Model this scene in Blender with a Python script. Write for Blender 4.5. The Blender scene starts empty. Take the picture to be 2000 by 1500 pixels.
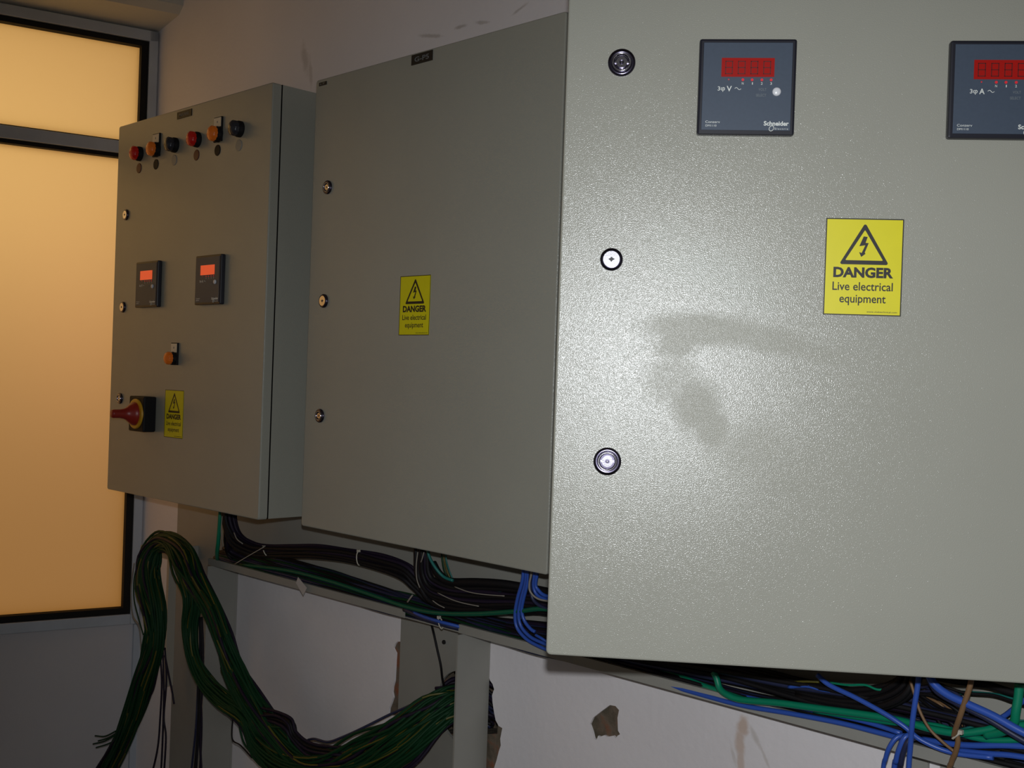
import bpy, math, random
from mathutils import Vector, Matrix
random.seed(7)
sc = bpy.context.scene
COL = sc.collection
CZ = 1.45                                   # camera height above the floor
# ------------------------------------------------------------------ camera solved from the photograph
FPX, YAW, PITCH, ROLL = 2197.336, 0.783963, -0.003573, 0.0347493
G = 0.677179                                # opening angle of the right-hand cabinet door
H = 0.242439                                # window wall against the cabinet wall
Fv = Vector((-math.sin(YAW)*math.cos(PITCH), math.cos(YAW)*math.cos(PITCH), math.sin(PITCH)))
r0 = Vector((math.cos(YAW), math.sin(YAW), 0)); u0 = r0.cross(Fv)
Rv = math.cos(ROLL)*r0 + math.sin(ROLL)*u0
Uv = -math.sin(ROLL)*r0 + math.cos(ROLL)*u0
CAM = Vector((0, 0, CZ))
def ray(x, y): return Fv + Rv*((x-1000)/FPX) - Uv*((y-750)/FPX)
def at(x, y, D):                            # a point of the photograph on the plane D metres behind the camera's wall-parallel plane
    d = ray(x, y); return CAM + d*(D/d.y)
WALL = 1.38
cd = bpy.data.cameras.new('camera'); cam = bpy.data.objects.new('camera', cd); COL.objects.link(cam)
cd.sensor_width = 36; cd.lens = FPX/2000*36; cd.clip_start = .02
cam.matrix_world = Matrix(((Rv.x, Uv.x, -Fv.x, 0), (Rv.y, Uv.y, -Fv.y, 0), (Rv.z, Uv.z, -Fv.z, CZ), (0, 0, 0, 1)))
sc.camera = cam
# ------------------------------------------------------------------ object helpers
WM = {}
def reg(o, M, parent=None):
    WM[o.name] = M
    if parent:
        o.parent = parent
        o.matrix_local = WM[parent.name].inverted() @ M
    else:
        o.matrix_world = M
    return o
def tag(o, label=None, cat=None, group=None, kind=None):
    if label: o['label'] = label
    if cat: o['category'] = cat
    if group: o['group'] = group
    if kind: o['kind'] = kind
    return o
def empty(name, loc, label, cat, group=None, M=None):
    o = bpy.data.objects.new(name, None); COL.objects.link(o); o.empty_display_size = .05
    reg(o, M or Matrix.Translation(loc)); return tag(o, label, cat, group)
class MB:
    def __init__(s): s.v = []; s.f = []; s.m = []; s.s = []
    def add(s, vs, fs, mi=0, smooth=False):
        b = len(s.v); s.v += [Vector(v) for v in vs]
        for f in fs: s.f.append([i+b for i in f]); s.m.append(mi); s.s.append(smooth)
        return s
    def box(s, x0, x1, y0, y1, z0, z1, mi=0):
        v = [(x, y, z) for x in (x0, x1) for y in (y0, y1) for z in (z0, z1)]
        return s.add(v, [(0, 1, 3, 2), (4, 6, 7, 5), (0, 4, 5, 1), (2, 3, 7, 6), (0, 2, 6, 4), (1, 5, 7, 3)], mi)
    def lathe(s, prof, seg=32, c=(0, 0), mi=0, cap=True, smooth=True, ribs=0, rib=0.0):
        # profile of (radius, outward height); outward is local -Y
        b = []
        for r, h in prof:
            for k in range(seg):
                a = 2*math.pi*k/seg; rr = r*(1+(rib*math.cos(ribs*a) if ribs else 0))
                b.append((c[0]+rr*math.cos(a), -h, c[1]+rr*math.sin(a)))
        f = []
        for i in range(len(prof)-1):
            for k in range(seg):
                k2 = (k+1) % seg
                f.append((i*seg+k, (i+1)*seg+k, (i+1)*seg+k2, i*seg+k2))
        s.add(b, f, mi, smooth)
        if cap:
            n = len(prof)-1
            s.add(b[n*seg:], [tuple(reversed(range(seg)))], mi, False)
        return s
    def tube(s, pts, r, sides=6, mi=0, stripe=None, cap=True):
        n = len(pts); T = []
        for i in range(n):
            d = pts[min(i+1, n-1)]-pts[max(i-1, 0)]
            T.append(d.normalized() if d.length > 1e-9 else Vector((1, 0, 0)))
        N = T[0].orthogonal().normalized(); vs = []
        for i in range(n):
            N = (N - T[i]*N.dot(T[i])).normalized(); B = T[i].cross(N)
            rr = r[i] if isinstance(r, list) else r
            for k in range(sides):
                a = 2*math.pi*k/sides
                vs.append(pts[i]+N*(rr*math.cos(a))+B*(rr*math.sin(a)))
        b = len(s.v); s.v += vs
        for i in range(n-1):
            for k in range(sides):
                k2 = (k+1) % sides
                s.f.append([b+i*sides+k, b+i*sides+k2, b+(i+1)*sides+k2, b+(i+1)*sides+k])
                mm = mi
                if stripe is not None and ((k + i//stripe[1] + (stripe[3] if len(stripe) > 3 else 0)) % sides) < stripe[2]: mm = stripe[0]
                s.m.append(mm); s.s.append(True)
        if cap:
            s.f.append([b+k for k in reversed(range(sides))]); s.m.append(mi); s.s.append(False)
            s.f.append([b+(n-1)*sides+k for k in range(sides)]); s.m.append(mi); s.s.append(False)
        return s
    def mesh(s, name, mats, bevel=0):
        me = bpy.data.meshes.new(name); me.from_pydata([tuple(v) for v in s.v], [], s.f)
        for m in (mats if isinstance(mats, (list, tuple)) else [mats]): me.materials.append(m)
        for p, mi, sm in zip(me.polygons, s.m, s.s): p.material_index = mi; p.use_smooth = sm
        me.update(); return me
    def build(s, name, mats, parent=None, M=None, bevel=0, seg=2, label=None):
        o = bpy.data.objects.new(name, s.mesh(name, mats)); COL.objects.link(o)
        if bevel:
            b = o.modifiers.new('bevel', 'BEVEL'); b.width = bevel; b.segments = seg; b.limit_method = 'ANGLE'; b.angle_limit = math.radians(40)
        if M is None: M = WM[parent.name] if parent else Matrix.Identity(4)
        reg(o, M, parent)
        if label: o['label'] = label
        return o
def curve_mesh(cu):
    o = bpy.data.objects.new('tmp', cu); COL.objects.link(o); bpy.context.view_layer.update()
    dg = bpy.context.evaluated_depsgraph_get(); me = bpy.data.meshes.new_from_object(o.evaluated_get(dg))
    vs = [v.co.copy() for v in me.vertices]; fs = [tuple(p.vertices) for p in me.polygons]
    bpy.data.objects.remove(o); bpy.data.curves.remove(cu); bpy.data.meshes.remove(me)
    return vs, fs
def fill(mb, loops, y0, y1, mi=0):
    """outline (first loop) with holes in the X-Z plane, extruded between y0 and y1"""
    cu = bpy.data.curves.new('tmp', 'CURVE'); cu.dimensions = '2D'; cu.fill_mode = 'BOTH'; cu.extrude = abs(y1-y0)/2
    for lp in loops:
        sp = cu.splines.new('POLY'); sp.points.add(len(lp)-1); sp.use_cyclic_u = True
        for p, q in zip(sp.points, lp): p.co = (q[0], q[1], 0, 1)
    vs, fs = curve_mesh(cu); ym = (y0+y1)/2
    return mb.add([(v.x, ym-v.z, v.y) for v in vs], fs, mi)
def text(mb, s, x0, x1, zb, cap, y=0.0, th=.0001, bold=0.0, mi=0, align='fit', sp=1.0):
    """flat lettering: capitals `cap` high on baseline zb, stretched between x0 and x1"""
    cu = bpy.data.curves.new('tmp', 'FONT'); cu.body = s; cu.size = 1; cu.extrude = .01; cu.offset = bold; cu.resolution_u = 3; cu.space_character = sp
    vs, fs = curve_mesh(cu)
    if not vs: return mb
    a = min(v.x for v in vs); b = max(v.x for v in vs); k = cap/.69
    kx = (x1-x0)/(b-a)
    return mb.add([(x0+(v.x-a)*kx, y-(th/2)-v.z*(th/.02), zb+v.y*k) for v in vs], fs, mi)
# ------------------------------------------------------------------ materials
def newmat(name):
    m = bpy.data.materials.new(name); m.use_nodes = True; nt = m.node_tree
    b = nt.nodes['Principled BSDF']; return m, nt, b
def mat(name, col, rough=.5, metal=0.0, spec=.5, noise=0.0, nscale=30, bump=0.0, bscale=400, emit=None, es=0.0, trans=0.0):
    m, nt, b = newmat(name); N = nt.nodes; L = nt.links
    b.inputs['Base Color'].default_value = (*col, 1); b.inputs['Roughness'].default_value = rough
    b.inputs['Metallic'].default_value = metal; b.inputs['Specular IOR Level'].default_value = spec
    tc = N.new('ShaderNodeTexCoord')
    nz = N.new('ShaderNodeTexNoise'); nz.inputs['Scale'].default_value = nscale; nz.inputs['Detail'].default_value = 4
    L.new(tc.outputs['Object'], nz.inputs['Vector'])
    if noise:
        mx = N.new('ShaderNodeMix'); mx.data_type = 'RGBA'
        mx.inputs['A'].default_value = (*[c*(1-noise) for c in col], 1); mx.inputs['B'].default_value = (*[min(1, c*(1+noise)) for c in col], 1)
        L.new(nz.outputs['Fac'], mx.inputs['Factor']); L.new(mx.outputs['Result'], b.inputs['Base Color'])
    if bump:
        n2 = N.new('ShaderNodeTexNoise'); n2.inputs['Scale'].default_value = bscale; n2.inputs['Detail'].default_value = 1.5
        L.new(tc.outputs['Object'], n2.inputs['Vector'])
        bp = N.new('ShaderNodeBump'); bp.inputs['Strength'].default_value = 1; bp.inputs['Distance'].default_value = bump
        L.new(n2.outputs['Fac'], bp.inputs['Height']); L.new(bp.outputs['Normal'], b.inputs['Normal'])
    if emit: b.inputs['Emission Color'].default_value = (*emit, 1); b.inputs['Emission Strength'].default_value = es
    if trans: b.inputs['Transmission Weight'].default_value = trans
    return m
def ellipse_mask(nt, vec, spots, wob=.25, wscale=25):
    """greatest of soft, noise-edged ellipses in the X-Z plane: (x, z, rx, rz, degrees, edge, weight)"""
    N = nt.nodes; L = nt.links
    nz = N.new('ShaderNodeTexNoise'); nz.inputs['Scale'].default_value = wscale; nz.inputs['Detail'].default_value = 5; L.new(vec, nz.inputs['Vector'])
    sb = N.new('ShaderNodeMath'); sb.operation = 'SUBTRACT'; sb.inputs[1].default_value = .5; L.new(nz.outputs['Fac'], sb.inputs[0])
    ml = N.new('ShaderNodeMath'); ml.operation = 'MULTIPLY'; ml.inputs[1].default_value = wob*4; L.new(sb.outputs[0], ml.inputs[0])
    out = None
    for x, z, rx, rz, dg, edge, w in spots:
        mp = N.new('ShaderNodeMapping'); mp.vector_type = 'TEXTURE'
        mp.inputs['Location'].default_value = (x, 0, z); mp.inputs['Rotation'].default_value = (0, math.radians(-dg), 0); mp.inputs['Scale'].default_value = (rx, 1e3, rz)
        L.new(vec, mp.inputs['Vector'])
        ln = N.new('ShaderNodeVectorMath'); ln.operation = 'LENGTH'; L.new(mp.outputs[0], ln.inputs[0])
        ad = N.new('ShaderNodeMath'); ad.operation = 'ADD'; L.new(ln.outputs['Value'], ad.inputs[0]); L.new(ml.outputs[0], ad.inputs[1])
        mr = N.new('ShaderNodeMapRange'); mr.interpolation_type = 'SMOOTHSTEP'
        mr.inputs['From Min'].default_value = 1+edge; mr.inputs['From Max'].default_value = 1-edge; mr.inputs['To Max'].default_value = w
        L.new(ad.outputs[0], mr.inputs['Value'])
        if out is None: out = mr.outputs[0]
        else:
            mx = N.new('ShaderNodeMath'); mx.operation = 'MAXIMUM'; L.new(out, mx.inputs[0]); L.new(mr.outputs[0], mx.inputs[1]); out = mx.outputs[0]
    return out
PAINT = (.355, .348, .295)
def paint(name, rough=.23, smudge=None, col=PAINT, dist=.00024, bscale=1000):
    m, nt, b = newmat(name); N = nt.nodes; L = nt.links
    tc = N.new('ShaderNodeTexCoord'); v = tc.outputs['Object']
    nz = N.new('ShaderNodeTexNoise'); nz.inputs['Scale'].default_value = 6; nz.inputs['Detail'].default_value = 5; L.new(v, nz.inputs['Vector'])
    mx = N.new('ShaderNodeMix'); mx.data_type = 'RGBA'; mx.inputs['A'].default_value = (*[c*.93 for c in col], 1); mx.inputs['B'].default_value = (*[c*1.06 for c in col], 1)
    L.new(nz.outputs['Fac'], mx.inputs['Factor']); L.new(mx.outputs['Result'], b.inputs['Base Color'])
    b.inputs['Roughness'].default_value = rough; b.inputs['Specular IOR Level'].default_value = .46
    n2 = N.new('ShaderNodeTexNoise'); n2.inputs['Scale'].default_value = bscale; n2.inputs['Detail'].default_value = 1.0; L.new(v, n2.inputs['Vector'])
    bp = N.new('ShaderNodeBump'); bp.inputs['Distance'].default_value = dist; bp.inputs['Strength'].default_value = 1
    L.new(n2.outputs['Fac'], bp.inputs['Height']); L.new(bp.outputs['Normal'], b.inputs['Normal'])
    if smudge:
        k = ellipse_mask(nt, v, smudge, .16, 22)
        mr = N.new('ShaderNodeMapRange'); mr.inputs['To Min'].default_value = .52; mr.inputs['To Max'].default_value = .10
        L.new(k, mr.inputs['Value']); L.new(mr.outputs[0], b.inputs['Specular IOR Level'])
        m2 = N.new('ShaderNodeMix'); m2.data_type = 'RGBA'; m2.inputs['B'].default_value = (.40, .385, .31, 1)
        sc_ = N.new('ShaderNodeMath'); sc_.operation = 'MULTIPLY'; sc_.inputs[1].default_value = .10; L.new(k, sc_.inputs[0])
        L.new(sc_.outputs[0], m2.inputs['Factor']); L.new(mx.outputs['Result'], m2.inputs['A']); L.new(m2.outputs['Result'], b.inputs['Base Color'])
    return m
M_ = {}
M_['paint'] = paint('grey_enamel')
M_['paint_dirty'] = paint('grey_enamel_handled', smudge=[(.31, .20, .06, .035, 10, .35, .5), (.09, .00, .03, .05, 0, .5, .35)])
M_['black'] = mat('black_plastic', (.009, .009, .011), .6, spec=.25)
M_['bezel'] = mat('dark_bezel_plastic', (.012, .012, .02), .38)
M_['face'] = mat('slate_meter_face', (.050, .070, .105), .5, noise=.1, nscale=300)
M_['display'] = mat('red_display_window', (.25, .004, .002), .3, emit=(1, .01, .004), es=.085)
M_['display_lit'] = mat('lit_red_display', (.5, .05, .02), .4, emit=(1, .11, .035), es=.5)
M_['segment'] = mat('dim_digit_segments', (.10, .0, .0), .5)
M_['print'] = mat('pale_print', (.75, .77, .72), .6)
M_['dimprint'] = mat('grey_print', (.17, .19, .2), .6)
M_['red_led'] = mat('red_led', (.6, .02, .03), .4, emit=(1, .03, .05), es=.15)
M_['white_btn'] = mat('white_button', (.75, .75, .78), .25)
M_['yellow'] = mat('yellow_sticker', (.74, .66, .0), .45, noise=.04, nscale=60)
M_['ink'] = mat('black_ink', (.012, .010, .008), .5)
M_['chrome'] = mat('chrome', (.62, .60, .66), .16, 1.0, bump=.00003, bscale=900)
M_['darkchrome'] = mat('dark_chrome', (.10, .09, .13), .22, 1.0)
M_['red_lens'] = mat('red_lens', (.42, .006, .004), .25, emit=(1, .02, .01), es=.03)
M_['orange_lens'] = mat('orange_lens', (.75, .15, .01), .28, emit=(1, .25, .02), es=.03)
M_['dark_lens'] = mat('dark_lens', (.03, .03, .04), .25)
M_['maroon'] = mat('dark_red_disc', (.10, .02, .02), .5)
M_['cream'] = mat('cream_label_card', (.85, .74, .55), .7)
M_['handle_red'] = mat('red_handle_plastic', (.33, .02, .012), .35)
M_['handle_yellow'] = mat('yellow_handle_plate', (.62, .33, .01), .4)
M_['gasket'] = mat('black_gasket', (.006, .005, .004), .85)
M_['alu'] = mat('aluminium_frame', (.52, .57, .64), .5, .0, noise=.15, nscale=12)
M_['steel'] = mat('galvanised_grey_steel', (.33, .32, .285), .55, .1, noise=.14, nscale=9, bump=.0001, bscale=200)
M_['board'] = mat('grey_painted_board', (.33, .32, .28), .6, .0, noise=.12, nscale=7)
M_['cblack'] = mat('black_cable_sheath', (.006, .005, .006), .6, spec=.3)
M_['cnavy'] = mat('navy_cable_sheath', (.018, .022, .06), .45)
M_['cblue'] = mat('blue_cable_sheath', (.03, .09, .42), .38)
M_['cgreen'] = mat('green_cable_sheath', (.0, .20, .105), .42)
M_['cgreen_mid'] = mat('mid_green_cable_sheath', (.0, .10, .05), .5)
M_['cgreen_dark'] = mat('dark_green_wire', (.004, .040, .012), .6, spec=.25)
M_['cyellow'] = mat('yellow_wire_stripe', (.10, .085, .006), .5)
M_['cteal'] = mat('teal_wire', (.01, .14, .12), .45)
M_['cbrown'] = mat('brown_cable_sheath', (.20, .11, .05), .5)
M_['cwhite'] = mat('pale_wire', (.27, .24, .20), .5)
M_['cpurple'] = mat('purple_black_wire', (.014, .008, .022), .6, spec=.3)
M_['tie'] = mat('white_nylon_tie', (.5, .46, .38), .5)
M_['paper'] = mat('pale_paper', (.52, .47, .44), .8)
M_['masonry'] = None
def plaster(name, col, spots=(), dark=(.2, .13, .08), stain=()):
    m, nt, b = newmat(name); N = nt.nodes; L = nt.links
    tc = N.new('ShaderNodeTexCoord'); v = tc.outputs['Object']
    nz = N.new('ShaderNodeTexNoise'); nz.inputs['Scale'].default_value = 3; nz.inputs['Detail'].default_value = 6; L.new(v, nz.inputs['Vector'])
    mx = N.new('ShaderNodeMix'); mx.data_type = 'RGBA'; mx.inputs['A'].default_value = (*[c*.88 for c in col], 1); mx.inputs['B'].default_value = (*[min(1, c*1.08) for c in col], 1)
    L.new(nz.outputs['Fac'], mx.inputs['Factor']); last = mx.outputs['Result']
    for sp, c, wob, wsc in spots:
        k = ellipse_mask(nt, v, sp, wob, wsc)
        m2 = N.new('ShaderNodeMix'); m2.data_type = 'RGBA'; m2.inputs['B'].default_value = (*c, 1)
        L.new(k, m2.inputs['Factor']); L.new(last, m2.inputs['A']); last = m2.outputs['Result']
    L.new(last, b.inputs['Base Color']); b.inputs['Roughness'].default_value = .85; b.inputs['Specular IOR Level'].default_value = .2
    n2 = N.new('ShaderNodeTexNoise'); n2.inputs['Scale'].default_value = 90; n2.inputs['Detail'].default_value = 5; L.new(v, n2.inputs['Vector'])
    bp = N.new('ShaderNodeBump'); bp.inputs['Distance'].default_value = .0006; L.new(n2.outputs['Fac'], bp.inputs['Height']); L.new(bp.outputs['Normal'], b.inputs['Normal'])
    return m
def ell(x, y, rx, ry, dg, edge, w):          # an ellipse given by its place in the photograph, on the cabinet wall
    p = at(x, y, WALL); a = at(x+rx, y, WALL); c = at(x, y-ry, WALL)
    return (p.x, p.z, abs(a.x-p.x), abs(c.z-p.z), dg, edge, w)
WCOL = (.86, .81, .815)
M_['wall'] = plaster('painted_plaster', WCOL, [
    ([ell(596, 115, 5, 26, 20, .8, .32), ell(606, 140, 3, 22, 10, .8, .28), ell(840, 70, 18, 3, -12, .6, .4), ell(900, 52, 10, 3, 0, .6, .45), ell(943, 44, 12, 3, -10, .6, .4), ell(1015, 18, 14, 3, 20, .6, .4)], (.28, .22, .16), .5, 70),
    ([ell(1450, 1418, 11, 18, 0, .5, .55), ell(1446, 1450, 9, 26, 4, .5, .5), ell(1447, 1490, 6, 32, 2, .5, .45)], (.48, .27, .13), .4, 60),
    ([ell(1475, 1440, 24, 5, -55, .7, .35), ell(1490, 1470, 32, 3, -60, .7, .3), ell(1432, 1475, 14, 3, -70, .7, .25)], (.34, .27, .18), .5, 80),
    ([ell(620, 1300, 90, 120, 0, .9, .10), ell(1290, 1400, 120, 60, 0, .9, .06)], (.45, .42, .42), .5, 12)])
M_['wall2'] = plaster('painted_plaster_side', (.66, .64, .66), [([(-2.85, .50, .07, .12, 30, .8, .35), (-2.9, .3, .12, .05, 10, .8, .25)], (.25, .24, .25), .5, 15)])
M_['soffit'] = plaster('beam_plaster', (.66, .64, .58))
M_['ceil'] = plaster('ceiling_plaster', (.6, .57, .52))
M_['floor'] = mat('concrete_floor', (.30, .29, .27), .8, noise=.15, nscale=4)
def brick():
    m, nt, b = newmat('exposed_masonry'); N = nt.nodes; L = nt.links
    tc = N.new('ShaderNodeTexCoord'); nz = N.new('ShaderNodeTexNoise'); nz.inputs['Scale'].default_value = 35; nz.inputs['Detail'].default_value = 6; L.new(tc.outputs['Object'], nz.inputs['Vector'])
    cr = N.new('ShaderNodeValToRGB'); e = cr.color_ramp.elements
    e[0].position = .35; e[0].color = (.085, .07, .045, 1); e[1].position = .68; e[1].color = (.24, .085, .04, 1)
    x = cr.color_ramp.elements.new(.55); x.color = (.16, .12, .085, 1)
    L.new(nz.outputs['Fac'], cr.inputs['Fac']); L.new(cr.outputs['Color'], b.inputs['Base Color']); b.inputs['Roughness'].default_value = .95
    bp = N.new('ShaderNodeBump'); bp.inputs['Distance'].default_value = .006; L.new(nz.outputs['Fac'], bp.inputs['Height']); L.new(bp.outputs['Normal'], b.inputs['Normal'])
    return m
M_['masonry'] = brick()
def pane_mat(name, tint, glow, gs):
    m = bpy.data.materials.new(name); m.use_nodes = True; nt = m.node_tree; N = nt.nodes; L = nt.links
    N.clear(); o = N.new('ShaderNodeOutputMaterial')
    t = N.new('ShaderNodeBsdfTranslucent'); t.inputs['Color'].default_value = (*tint, 1)
    d = N.new('ShaderNodeBsdfDiffuse'); d.inputs['Color'].default_value = (*[c*.5 for c in tint], 1)
    mx = N.new('ShaderNodeMixShader'); mx.inputs[0].default_value = .18; L.new(t.outputs[0], mx.inputs[1]); L.new(d.outputs[0], mx.inputs[2])
    e = N.new('ShaderNodeEmission'); e.inputs['Color'].default_value = (*glow, 1); e.inputs['Strength'].default_value = gs
    a = N.new('ShaderNodeAddShader'); L.new(mx.outputs[0], a.inputs[0]); L.new(e.outputs[0], a.inputs[1]); L.new(a.outputs[0], o.inputs[0])
    return m
M_['pane'] = pane_mat('frosted_window_glass', (.9, .85, .75), (.125, .050, .005), 1.0)

# ------------------------------------------------------------------ room shell
def S(o): return tag(o, kind='structure')
corner = at(307, 72, WALL); corner.z = 0
W = Vector((math.sin(H), math.cos(H), 0)); NW = Vector((math.cos(H), -math.sin(H), 0))
# local frame of the window wall: x along W (0 at the corner, negative towards the camera), y = -NW (outward), z up
MW = Matrix(((W.x, -NW.x, 0, corner.x), (W.y, -NW.y, 0, corner.y), (0, 0, 1, 0), (0, 0, 0, 1)))
def zz(z): return z+CZ
def poly(pts, D=WALL): return [(at(x, y, D).x, at(x, y, D).z) for x, y in pts]
left_chip = poly([(776, 1253), (771, 1259), (768, 1266), (773, 1276), (772, 1290), (771, 1312), (770, 1330), (767, 1342), (766, 1352), (768, 1362), (764, 1374), (760, 1384), (759, 1394), (772, 1400), (800, 1400), (800, 1254)])
hole_chip = poly([(872, 1300), (900, 1300), (950, 1304), (957, 1329), (962, 1336), (965, 1346), (961, 1358), (962, 1372), (965, 1392), (968, 1407), (974, 1418), (981, 1422), (979, 1432), (977, 1443), (978, 1456), (974, 1468), (970, 1484), (965, 1500), (964, 1530), (930, 1530), (860, 1470), (836, 1430), (836, 1350), (850, 1315)])
patch = poly([(1191, 1377), (1202, 1379), (1209, 1387), (1206, 1402), (1207, 1427), (1211, 1434), (1206, 1437), (1203, 1442), (1198, 1437), (1187, 1439), (1180, 1436), (1172, 1439), (1168, 1437), (1165, 1446), (1160, 1442), (1157, 1429), (1152, 1415), (1158, 1402), (1172, 1391)])
XR = 1.7
mb = MB()
fill(mb, [[(corner.x-.02, 0), (XR, 0), (XR, 2.9), (corner.x-.02, 2.9)], left_chip, hole_chip, patch], WALL, WALL+.004)
wb = S(mb.build('wall_back', M_['wall']))
deep = [(at(838, 1380, WALL).x, at(870, 1302, WALL).z), (at(972, 1320, WALL).x, at(870, 1302, WALL).z), (at(972, 1320, WALL).x, at(950, 1428, WALL).z), (at(838, 1380, WALL).x, at(870, 1448, WALL).z)]
mb = MB(); fill(mb, [[(corner.x-.02, 0), (XR, 0), (XR, 2.9), (corner.x-.02, 2.9)], deep], WALL+.0042, WALL+.06)
mb.box(-1.75, -1.2, WALL+.16, WALL+.18, .6, 1.2)  # added slab behind the cable hole, keeps world light from leaking through
mb.build('masonry', M_['masonry'], wb, label='bare brown masonry where the plaster has broken away')
PT, PB = zz(.814), zz(-.613)                 # pane top and bottom
TT, TB = zz(.5695), zz(.5255)                # transom
FT, FB = zz(.855), zz(-.655)
SL = -1.55                                   # far end of the window, out of the picture
mb = MB(); mb.box(SL-.9, 0, .0, .16, 0, FB); mb.box(SL-.9, 0, .0, .16, FT+.0, 2.9); mb.box(SL-.9, SL, 0, .16, FB, FT)
S(mb.build('wall_left', M_['wall2'], M=MW))
win = S(tag(empty('window_1', None, None, None, M=MW)))
fr = MB()
fr.box(-.022, .0, -.018, .05, FB-.0, FT)                               # stile beside the corner
fr.box(SL, -.0, -.018, .05, PT+.014, FT)                               # head
fr.box(SL, -.022, -.018, .05, FB, PB-.016)                             # sill rail
fr.box(SL, -.022, -.018, .05, TB+.010, TT-.003)                        # transom
fr.box(SL-.02, SL, -.018, .05, FB, FT)
fr.build('window_frame', M_['alu'], win, bevel=.002)
ga = MB()
ga.box(-.040, -.0225, -.012, .045, PB, PT); ga.box(SL, -.0225, -.012, .045, PT, PT+.0135); ga.box(SL, -.0225, -.012, .045, PB-.0155, PB)
ga.box(SL, -.0225, -.012, .045, TB, TB+.0095); ga.box(SL, -.0225, -.012, .045, TT-.0025, TT)
ga.build('glazing_gasket', M_['gasket'], win)
mb = MB(); mb.box(SL, -.036, .012, .018, TT, PT); mb.build('pane', M_['pane'], win)
mb = MB(); mb.box(SL, -.036, .012, .018, PB, TB); mb.build('pane', M_['pane'], win)
mb = MB(); mb.box(-.012, .014, -.016, -.0005, 0, FB-.001); S(mb.build('trim_1', M_['alu'], M=MW, bevel=.002))
# beam above the window
pf = [(-2.7027, .8565), (-2.5868, .881), (-2.568, .900), (-2.556, 1.449)]
bmb = MB(); vs = []
for s_ in (.03, -2.4):
    for px_, pz_ in pf + [(-2.70, 1.449)]:
        # profile is measured on the cabinet wall; run it along the window wall
        vs.append((px_+W.x*s_, WALL+W.y*s_+.02, pz_+CZ))
n = 5
bmb.add(vs, [tuple(range(n)), tuple(reversed(range(n, 2*n)))]+[(i, (i+1) % n, n+(i+1) % n, n+i) for i in range(n)])
S(bmb.build('trim_2', M_['soffit']))
mb = MB(); mb.box(-4.6, XR, -2.6, WALL+.06, 2.9, 3.0); S(mb.build('ceiling', M_['ceil']))
mb = MB(); mb.box(-4.6, XR, -2.6, WALL+.06, -.1, 0); S(mb.build('floor', M_['floor']))

# ------------------------------------------------------------------ steel supports, tray and board
def circle(cx, cz, r, n=36): return [(cx+r*math.cos(2*math.pi*k/n), cz+r*math.sin(2*math.pi*k/n)) for k in range(n)]
LIPD = 1.302
def column(x0, x1, top, hole, label):
    root = empty('support_column', ((x0+x1)/2, WALL-.04, 0), label, 'column')
    lo = [[(x0, 0), (x1, 0), (x1, top), (x0, top)]] + hole
    mb = MB(); fill(mb, lo, WALL-.006, WALL-.0005); mb.build('back_plate', M_['steel'], root, M=Matrix.Identity(4))
    mb = MB(); mb.box(x1-.004, x1, LIPD, WALL-.0062, 0, min(top, zz(-.4375)))
    mb.build('side_flange', M_['steel'], root, M=Matrix.Identity(4))
    return root
column(-2.5052, -2.2322, zz(-.20), [], 'grey steel support column beside the frosted window, half behind the green wires')
c2 = at(902, 1381, WALL-.004); kh = [(x, z) for x, z in circle(c2.x, c2.z, .064)]
kh = [(min(x, -1.4115), z) for x, z in kh]
bolt_hole = at(868, 1254, WALL-.006)
r2 = column(-1.6454, -1.4063, zz(-.433), [kh], 'grey steel support column with a round cable hole, under the middle cabinet')
mb = MB(); mb.lathe([(.004, 0), (.004, .002), (.0035, .003)], 12, (bolt_hole.x, bolt_hole.z)); mb.build('bolt', M_['gasket'], r2, M=Matrix.Translation((0, WALL-.0062, 0)))
bx = poly([(1812, 1486), (1836, 1489), (1836, 1530), (1812, 1530)], WALL-.006)
column(-.6334, -.40, zz(-.433), [bx], 'grey steel support column under the right cabinet, with a slot showing brick')
root = empty('mounting_board', (-1.4, WALL-.008, zz(-.46)), 'grey painted board fixed behind the cable tray and under the cabinets', 'board')
bh = poly([(1800, 1374), (1822, 1366), (1850, 1372), (1872, 1386), (1868, 1404), (1848, 1420), (1818, 1416), (1802, 1398)], WALL-.008)
bh = [(x, z) for x, z in bh]
mb = MB(); fill(mb, [[(-2.230, zz(-.4305)), (.6, zz(-.4305)), (.6, zz(-.10)), (-2.230, zz(-.10))], bh], WALL-.014, WALL-.0065)
mb.build('panel', M_['board'], root, M=Matrix.Identity(4))
mb = MB(); fill(mb, [[(p[0]*1.0+dx, p[1]+dz) for p, (dx, dz) in zip([(min(x for x, z in bh), min(z for x, z in bh)), (max(x for x, z in bh), min(z for x, z in bh)), (max(x for x, z in bh), max(z for x, z in bh)), (min(x for x, z in bh), max(z for x, z in bh))], [(-.01, -.01), (.01, -.01), (.01, .01), (-.01, .01)])]], WALL-.0064, WALL-.002)
mb.build('backing', M_['masonry'], root, M=Matrix.Identity(4), label='rough red-brown masonry seen through the break in the board')
tr = empty('cable_tray', (-1.9, LIPD, zz(-.4335)), 'shallow grey steel cable tray running below all three cabinets', 'cable tray')
mb = MB(); mb.box(-2.2320, .6, LIPD+.0022, WALL-.0146, zz(-.4335), zz(-.4315)); mb.build('tray_floor', M_['steel'], tr, M=Matrix.Identity(4))
for a, b in ((-2.2320, at(790, 1200, LIPD).x), (-1.4063, .6)):
    mb = MB(); mb.box(a, b, LIPD, LIPD+.0018, zz(-.4335), zz(-.4205)); mb.box(a, b, LIPD, LIPD+.006, zz(-.4205), zz(-.4190))
    mb.build('front_lip', M_['steel'], tr, M=Matrix.Identity(4))
q = at(305, 1066, 1.30)
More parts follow.
